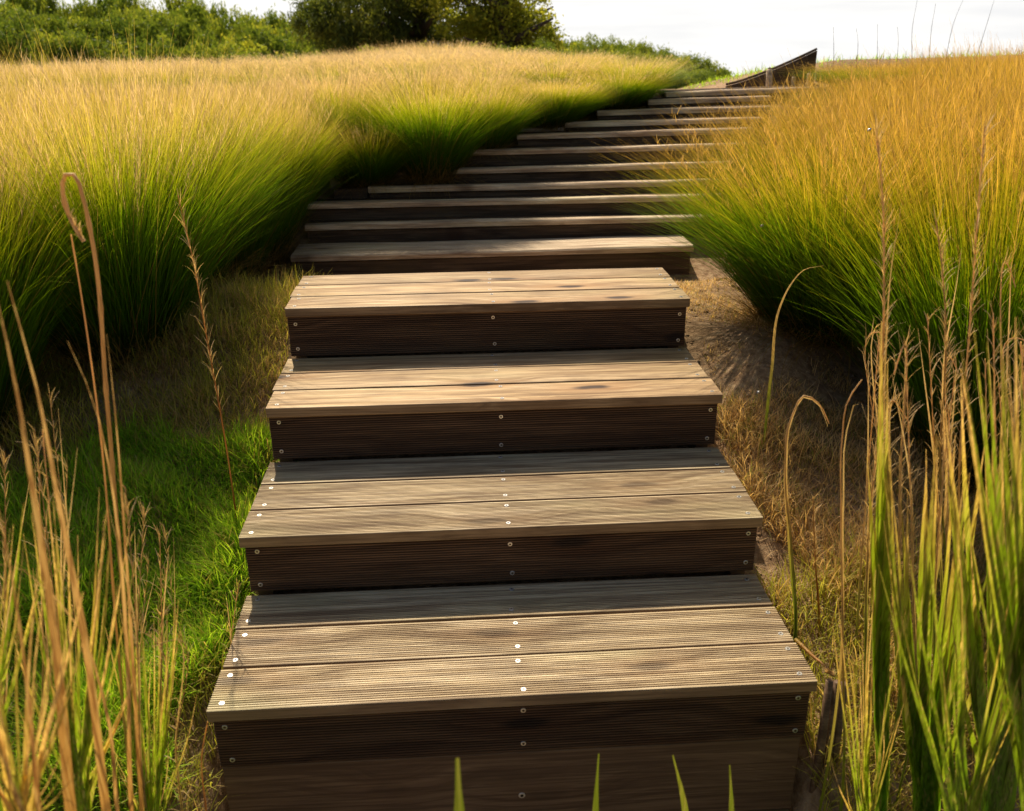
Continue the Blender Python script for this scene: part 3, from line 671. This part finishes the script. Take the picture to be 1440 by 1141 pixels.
for i in range(20):
    ub = rf.uniform(-20, 330); Y = rf.uniform(-.35, .45) if ub < 250 else rf.uniform(.1, .5); vt = rf.uniform(480, 800) if ub < 200 else rf.uniform(740, 980); du = rf.uniform(-50, 15)
    stl.append((px([(ub, 1060), (ub+du*.2, 900), (ub+du, vt)], Y), rf.uniform(.0014, .0028)))
for g in range(0, len(stl), 4):
    gs = stl[g:g+4]
    plant('straw_tuft', 'tuft of thin straw stalks rising from the grass left of the lower deck steps', 'dry grass', gs, [(p[:-1]+[p[-1]+Vector((rf.uniform(-.05, .05), 0, -.03))], .005) for p, s in gs], [(p, 24, .04) for p, s in gs], mat_l=M_straw, group='dry straw tufts at the left')
# green reeds at right, fanning from hidden crowns
def reed_crown(label, u, v, Y, n, uspread, vtop, wd, seed, group, mat=None, lean=0):
    rr = random.Random(seed); b0 = PY(u, v, Y); lv = []
    for i in range(n):
        bx = PY(u+rr.uniform(-.16, .16)*uspread, v, Y+rr.uniform(-.06, .06)); k = rr.uniform(-1, 1)
        vt = vtop+abs(k)*rr.uniform(0, 120)+rr.uniform(0, 1)**1.7*260; ut = u+k*uspread+lean
        p1 = PY(u+k*uspread*.35+lean*.2, (v*2+vt)/3, Y); p2 = PY(u+k*uspread*.7+lean*.6, (v+2*vt)/3, Y+rr.uniform(-.05, .05)); p3 = PY(ut+rr.uniform(-8, 8), vt, Y+rr.uniform(-.04, .04))
        lv.append(([down(bx), bx, p1, p2, p3], wd*rr.uniform(.6, 1.25)))
    return plant('reed_clump', label, 'reed', [], lv, group=group, mat_l=mat or M_reed)
G = 'green reeds in the right foreground'
reed_crown('broad upright green reed right of the deck, pale at its top', 1238, 1141, -.2, 12, 14, 440, .024, 1, G)
reed_crown('green reed clump between the upright reed and the right edge, leaning right', 1300, 1160, -.3, 26, 90, 600, .022, 2, G, lean=30)
reed_crown('dense green reed clump at the right frame edge', 1400, 1160, -.35, 30, 100, 520, .024, 3, G, lean=20)
reed_crown('tall bright green reed clump cut by the right frame edge', 1450, 1160, -.55, 24, 90, 440, .022, 4, G, lean=-10)
reed_crown('low reed clump at the bottom right near the deck corner', 1215, 1190, -.35, 24, 60, 800, .007, 5, G)
reed_crown('reed clump filling the lower right corner', 1350, 1190, -.55, 24, 120, 700, .012, 6, G)
G = 'green reeds in the left foreground'
reed_crown('green reed clump in the bottom left corner', 30, 1170, -.75, 28, 110, 760, .011, 11, G)
reed_crown('green reed clump behind the amber leaves at the left', 110, 1141, -.4, 34, 100, 680, .009, 12, G)
reed_crown('yellow-green reed clump left of the lowest deck step', 215, 1180, -.3, 34, 70, 800, .006, 13, G)
reed_crown('green reed clump at the left frame edge', -20, 1100, -.45, 30, 100, 680, .010, 14, G)
# stray blades across the bottom of the picture
for (pth, wd, Y, lb) in [([(652, 1300), (648, 1200), (645, 1130), (643, 1066)], .085, -.80, 'blurred broad yellow-green blade standing in front of the lower fascia, left of centre'),
    ([(836, 1175), (838, 1120), (842, 1060)], .042, -.5, 'thin green blade in front of the lower fascia, right of the screw'),
    ([(968, 1180), (960, 1120), (946, 1062)], .042, -.5, 'leaning light green blade in front of the lower fascia'),
    ([(1028, 1180), (1028, 1120), (1026, 1076)], .042, -.5, 'short green blade in front of the lower fascia near its right end')]:
    plant('grass_sprout', lb, 'grass sprout', [], [(px(pth, Y), wd)], mat_l=M_sprout)
# thin stems against the sky at the right
for (pth, lb) in [([(1172, 95), (1172, 38)], 'dark straight thin stem on the bank crest, leftmost against the sky'), ([(1204, 95), (1206, 52), (1204, 40)], 'faint short stem second from left against the sky'),
    ([(1233, 92), (1234, 50), (1234, 34)], 'short stem against the sky left of the taller ones'), ([(1261, 90), (1263, 50), (1262, 38)], 'stem against the sky between the short one and the tall bent one'), ([(1282, 88), (1283, 40), (1290, 0)], 'tall slightly bent stem reaching the top of the frame'),
    ([(1306, 86), (1310, 40), (1316, 5)], 'pale tall stem right of the bent one'), ([(1330, 84), (1342, 30), (1356, -4)], 'tall stem leaning right against the sky'), ([(1374, 80), (1386, 40), (1400, -6)], 'dark tall stem leaning right, rightmost against the sky')]:
    a = px(pth, 4.6); plant('grass_stalk', lb, 'grass stalk', [(a, .0026)], mat_s=M_bark)
# wooden stake beside the deck corner
st = empty('wooden_stake', (.735, .03, -.5)); tag(st, 'old split grey stake standing at the right corner of the deck', 'stake')
for i, dx in enumerate((-.022, 0, .020)):
    b = MB(); b.tube([(dx, i*.006, 0), (dx+.002, i*.006, .25), (dx-.001, i*.006, .475-.01*i)], [.012, .011, .009], 8); link('split_pale', b.mesh('split_pale', M_fascia, smooth=True), st)

# ------------------------------------------------------------------ bank, plank wall and posts at the right of the top step
wl = empty('plank_wall', (1.9, 5.1, .8)); tag(wl, 'dark wedge-shaped plank wall rising behind the top timber step', 'wall')
Yw = 5.10; A_ = PY(1022, 119, Yw); B_ = PY(1150, 69, Yw)
pl = 5
V = []; F = []
for k in range(pl):
    za = .60; 
nb = 9
for k in range(nb):
    t0, t1 = k/nb+.003, (k+1)/nb-.003
    xa = A_.x+(B_.x-A_.x)*t0; xb = A_.x+(B_.x-A_.x)*t1
    f = lambda t: A_.z+(B_.z-A_.z)*(t**1.25)
    o = len(V); yo = .006*(k % 2)
    for yy in (Yw+yo, Yw+yo+.03): V += [(xa, yy, .55), (xb, yy, .55), (xb, yy, f(t1)-.012), (xa, yy, f(t0)-.012)]
    F += [tuple(o+i for i in q) for q in ((0, 1, 2, 3), (7, 6, 5, 4), (0, 4, 5, 1), (1, 5, 6, 2), (2, 6, 7, 3), (3, 7, 4, 0))]
C_ = PY(1152, 101, Yw); D_ = PY(1262, 103, Yw)
for k in range(8):
    t0, t1 = k/8+.003, (k+1)/8-.003; xa = C_.x+(D_.x-C_.x)*t0; xb = C_.x+(D_.x-C_.x)*t1; zt = C_.z+(D_.z-C_.z)*(t0+t1)/2+.004*math.sin(k*2.3)
    o = len(V); yo = .03+.006*(k % 2)
    for yy in (Yw+yo, Yw+yo+.03): V += [(xa, yy, .55), (xb, yy, .55), (xb, yy, zt), (xa, yy, zt)]
    F += [tuple(o+i for i in q) for q in ((0, 1, 2, 3), (7, 6, 5, 4), (0, 4, 5, 1), (1, 5, 6, 2), (2, 6, 7, 3), (3, 7, 4, 0))]
me = bpy.data.meshes.new('planks'); me.from_pydata(V, [], F); me.materials.append(M_oldriser); o = link('planks', me, wl); o.location = -wl.location
b = MB(); b.tube([(A_.x+(B_.x-A_.x)*t, Yw+.016, f(t)) for t in [i/10 for i in range(11)]], .009, 6); o = link('coping', b.mesh('coping', M_oldriser, smooth=True), wl); o.location = -wl.location
for i, (u, vt, r_, lb) in enumerate([(1083, 97, .022, 'tallest weathered post at the right end of the top step'), (1117, 108, .014, 'thin post between the tall post and the bank'), (1139, 103, .016, 'short post nearest the grassy bank')]):
    p = PY(u, vt, 4.9-.1*i); z0 = H(p.x, p.y)-.1
    po = empty('wooden_post', (p.x, p.y, z0)); tag(po, lb, 'post'); b = MB(); hh = p.z-z0
    b.tube([(0, 0, 0), (.004, 0, hh*.5), (-.003, 0, hh-.012), (-.003, 0, hh)], [r_, r_, r_*.97, r_*.7], 9); link('shaft', b.mesh('shaft', M_old, smooth=True), po)
    b = MB(); b.tube([(-.003, 0, hh), (-.003, 0, hh+.01)], [r_*.72, r_*.2], 9); link('cap', b.mesh('cap', M_oldriser, smooth=True), po)

# ------------------------------------------------------------------ trees
def leaf_mat(name, a, b_, c, transl=.4):
    mt, t, o = newmat(name); uv = N(t, 'ShaderNodeUVMap'); uv.uv_map = 'UVMap'; s = N(t, 'ShaderNodeSeparateXYZ'); t.links.new(uv.outputs[0], s.inputs[0])
    oi = N(t, 'ShaderNodeObjectInfo')
    f = math_(t, 'ADD', math_(t, 'MULTIPLY', s.outputs[0], .7), math_(t, 'MULTIPLY', oi.outputs['Random'], .3))
    cc = ramp(t, [(.1, a), (.5, b_), (.95, c)], f).outputs[0]
    d = N(t, 'ShaderNodeBsdfPrincipled'); t.links.new(cc, d.inputs['Base Color']); d.inputs['Roughness'].default_value = .6; d.inputs['Specular IOR Level'].default_value = .2
    tr = N(t, 'ShaderNodeBsdfTranslucent'); t.links.new(mixc(t, 1.0, cc, (1.7, 1.6, .8), 'MULTIPLY'), tr.inputs[0])
    ms = N(t, 'ShaderNodeMixShader'); ms.inputs[0].default_value = transl; t.links.new(d.outputs[0], ms.inputs[1]); t.links.new(tr.outputs[0], ms.inputs[2]); t.links.new(ms.outputs[0], o.inputs[0]); return mt
M_lf = leaf_mat('woodland_leaf', (.06, .11, .022), (.17, .23, .03), (.40, .42, .06))
M_lfy = leaf_mat('yellow_leaf', (.14, .18, .02), (.34, .36, .04), (.60, .52, .10), .5)
M_lfd = leaf_mat('dark_frond', (.03, .05, .014), (.09, .12, .025), (.22, .23, .04), .4)
def crown(seed, nl, lobes, size, leaf, mat, droop=0, long=1.6):
    """leaf-sized faces packed into many small clusters on the lobes' shells"""
    rng = np.random.default_rng(seed); L = len(lobes); lo = np.array(lobes)
    ncl = max(30, nl//60); li = rng.integers(0, L, ncl); d = rng.normal(size=(ncl, 3)); d /= np.linalg.norm(d, axis=1)[:, None]
    rad = rng.uniform(.55, 1.05, ncl)**.6
    cc = lo[li, :3]+d*lo[li, 3:6]*rad[:, None]
    ci = rng.integers(0, ncl, nl); cs = rng.uniform(.5, 1.4, ncl)*size; tone = rng.random(ncl)
    P_ = cc[ci]+rng.normal(size=(nl, 3))*cs[ci][:, None]*np.array([1, 1, .7])
    if droop: P_[:, 2] -= droop*rng.random(nl)**2*cs[ci]*4
    u = rng.normal(size=(nl, 3)); u[:, 2] -= droop*2; u /= np.linalg.norm(u, axis=1)[:, None]
    w = np.cross(u, rng.normal(size=(nl, 3))); w /= np.linalg.norm(w, axis=1)[:, None]+1e-6
    s = (leaf*rng.uniform(.6, 1.4, nl))[:, None]
    V = np.stack([P_-u*s*long/2, P_+w*s*.35, P_+u*s*long/2, P_-w*s*.35], 1).reshape(-1, 3)
    F = np.arange(nl*4).reshape(-1, 4)
    U = np.stack([np.repeat(np.clip(tone[ci]*.7+rng.random(nl)*.3, 0, 1), 4), np.zeros(nl*4)], 1)
    return mesh_np('crown', V, F, mat, U)
def trunk_mesh(h, r_, limbs, seed):
    rr = random.Random(seed); b = MB(); b.tube([(0, 0, -.3), (rr.uniform(-.1, .1)*h*.2, 0, h*.5), (rr.uniform(-.1, .1)*h*.3, 0, h)], [r_*1.3, r_*.8, r_*.25], 9)
    for i in range(limbs):
        a = rr.uniform(0, 6.28); z = h*rr.uniform(.35, .8); l = h*rr.uniform(.3, .6)
        b.tube([(0, 0, z), (math.cos(a)*l*.5, math.sin(a)*l*.5, z+l*.25), (math.cos(a)*l, math.sin(a)*l, z+l*.45)], [r_*.5, r_*.3, r_*.08], 6)
    return b.mesh('trunk', M_bark, smooth=True)
def lobes_for(seed, h, w):
    rr = random.Random(seed); out = []
    for i in range(9):
        a = rr.uniform(0, 6.28); q = rr.uniform(.1, .55)*w; z = h*rr.uniform(.35, .85)
        s = rr.uniform(.28, .45)*w*(1.1-.5*z/h); out.append((math.cos(a)*q, math.sin(a)*q, z, s, s, s*.8))
    return out
WOOD = []
for i in range(4):
    h, w = (6, 4.6) if i < 3 else (6, 3.4)
    WOOD.append((crown(500+i, 9000, lobes_for(i+1, h, w), .30, .16, M_lf), trunk_mesh(4.2, .16, 6, i)))
WOODY = (crown(540, 9000, lobes_for(33, 5, 4.6), .30, .16, M_lfy), trunk_mesh(3.4, .14, 6, 9))
def tree(ms, x, y, z, s, sz, rz, label, group, name='broadleaf_tree', cat='tree'):
    o = empty(name, (x, y, z), rz); o.scale = (s, s, sz)
    link('crown', ms[0], o); link('trunk', ms[1], o); tag(o, label, cat, group); return o
SIL = [(-60, -12), (0, -4), (60, 4), (110, 8), (180, 6), (250, 8), (290, 14), (330, 20), (380, 30), (430, 40), (480, 54), (530, 66), (600, 78)]
rw = random.Random(8)
for row_, (Yt, du, dv) in enumerate([(86, 19, 2), (80, 22, 14), (74, 24, 28), (68, 28, 44)]):
    u = -40
    while u < 570:
        uu = u+rw.uniform(-10, 10); vt = lerp_tab(uu, SIL)+dv+rw.uniform(-3, 4)
        if vt < 92:
            p = PY(uu, vt, Yt+rw.uniform(-3, 3)); zg = H(p.x, p.y)-.2; hh = max(1.2, p.z-zg)
            tree(WOOD[rw.randrange(4)] if rw.random() > .12 else WOODY, p.x, p.y, zg, rw.uniform(.62, .95), hh/rw.uniform(5.0, 5.9), rw.uniform(0, 6), 'round-crowned tree in the wood on the far left hillside', 'trees on the far left hillside')
        u += du
SIL2 = [(770, 62), (820, 62), (860, 64), (890, 68), (930, 76), (960, 82), (990, 92), (1015, 104)]
for row_, (Yt, du, dv) in enumerate([(72, 12, 0), (66, 14, 6), (60, 16, 14)]):
    u = 770
    while u < 1022:
        uu = u+rw.uniform(-6, 6); vt = lerp_tab(uu, SIL2)+dv+rw.uniform(-3, 4)
        p = PY(uu, vt, Yt+rw.uniform(-3, 3)); zg = H(p.x, p.y)-.2; hh = max(.9, p.z-zg)
        tree(WOODY if uu > 950 and rw.random() < .5 else WOOD[rw.randrange(4)], p.x, p.y, zg, rw.uniform(.45, .68), hh/5.5, rw.uniform(0, 6), 'small bushy tree on the low hill beyond the top step', 'trees on the low hill beyond the top step')
        u += du
# the dark feathery tree and the yellow-green one beside it
def big_tree(u, Yt, h, lob, n, size, leaf, mat, lb, seed, droop, long, lims):
    p = PY(u, 60, Yt); zg = H(p.x, p.y)-.1
    cm = crown(seed, n, lob, size, leaf, mat, droop, long)
    o = empty('tree', (p.x, p.y, zg)); link('crown', cm, o); link('trunk', trunk_mesh(h*.75, .22, lims, seed), o); tag(o, lb, 'tree')
    return o
kx = 22/FPX     # metres per pixel near there
zz = PY(590, 60, 20.4).z - H(PY(590, 60, 20.4).x, 20.4)
rl = random.Random(4); lob = []
for (du, dv, ra, rb) in [(-120, -36, 40, 22), (-85, -20, 45, 24), (-50, -8, 45, 22), (-20, 8, 50, 26), (-55, -30, 50, 30), (-25, -40, 60, 34), (20, 0, 55, 30), (-100, -50, 50, 30), (60, -10, 50, 30), (-60, -60, 70, 36), (20, -70, 90, 50), (70, -60, 60, 40), (-20, -140, 90, 60), (40, -150, 70, 50)]:
    lob.append((du*kx, rl.uniform(-.6, .6), zz-dv*kx*0-(dv-0)*kx, ra*kx, ra*kx, rb*kx))
big_tree(590, 20.4, 4.5, lob, 30000, .13, .048, M_lfd, 'dark feathery tree with drooping sprays on the skyline', 61, .6, 3.4, 10)
lob = []
for (du, dv, ra, rb) in [(-60, -30, 40, 26), (-90, -60, 40, 30), (-30, -10, 30, 26), (0, -20, 34, 28), (35, -20, 30, 22), (50, 2, 24, 18), (20, -60, 44, 30), (-15, -80, 40, 30), (10, 10, 34, 16)]:
    lob.append((du*kx*.93, rl.uniform(-.4, .4), zz-dv*kx, ra*kx*.9, ra*kx*.9, rb*kx))
big_tree(708, 19.2, 3.6, lob, 20000, .13, .06, M_lfy, 'yellow-green leafy tree right of the dark feathery tree', 62, .1, 1.6, 9)
# hedge strip of green scrub below them
for i, u in enumerate(range(470, 800, 30)):
    p = PY(u, 66, 15+.4*(i % 3)); zg = H(p.x, p.y)
    if u > 480: tree(WOOD[i % 4] if i % 3 else WOODY, p.x, p.y, zg-.05, .17, max(.2, (PY(u, 74, p.y).z-zg)/6), i*1.3, 'low green shrub at the foot of the skyline trees', 'shrubs below the skyline trees', 'shrub', 'shrub')
# tiny pale seed tufts caught on the right tussock
for (u, v, Y, lb) in [(1071, 318, 1.25, 'tiny white seed tuft caught on the big right tussock'), (1066, 552, .95, 'tiny pale seed tuft on the bare soil right of the deck'), (1222, 183, 1.0, 'tiny pale seed tuft near the tip of the tallest right stalk')]:
    p = PY(u, v, Y); o = link('seed_tuft', None or (lambda: (lambda b: (b.tube([(-.004, 0, -.003), (0, 0, 0), (.006, 0, .004)], [.002, .0048, .0022], 7), b.mesh('seed_tuft', M_screw, smooth=True))[1])(MB()))()); o.location = p; tag(o, lb, 'seed')
print('done')
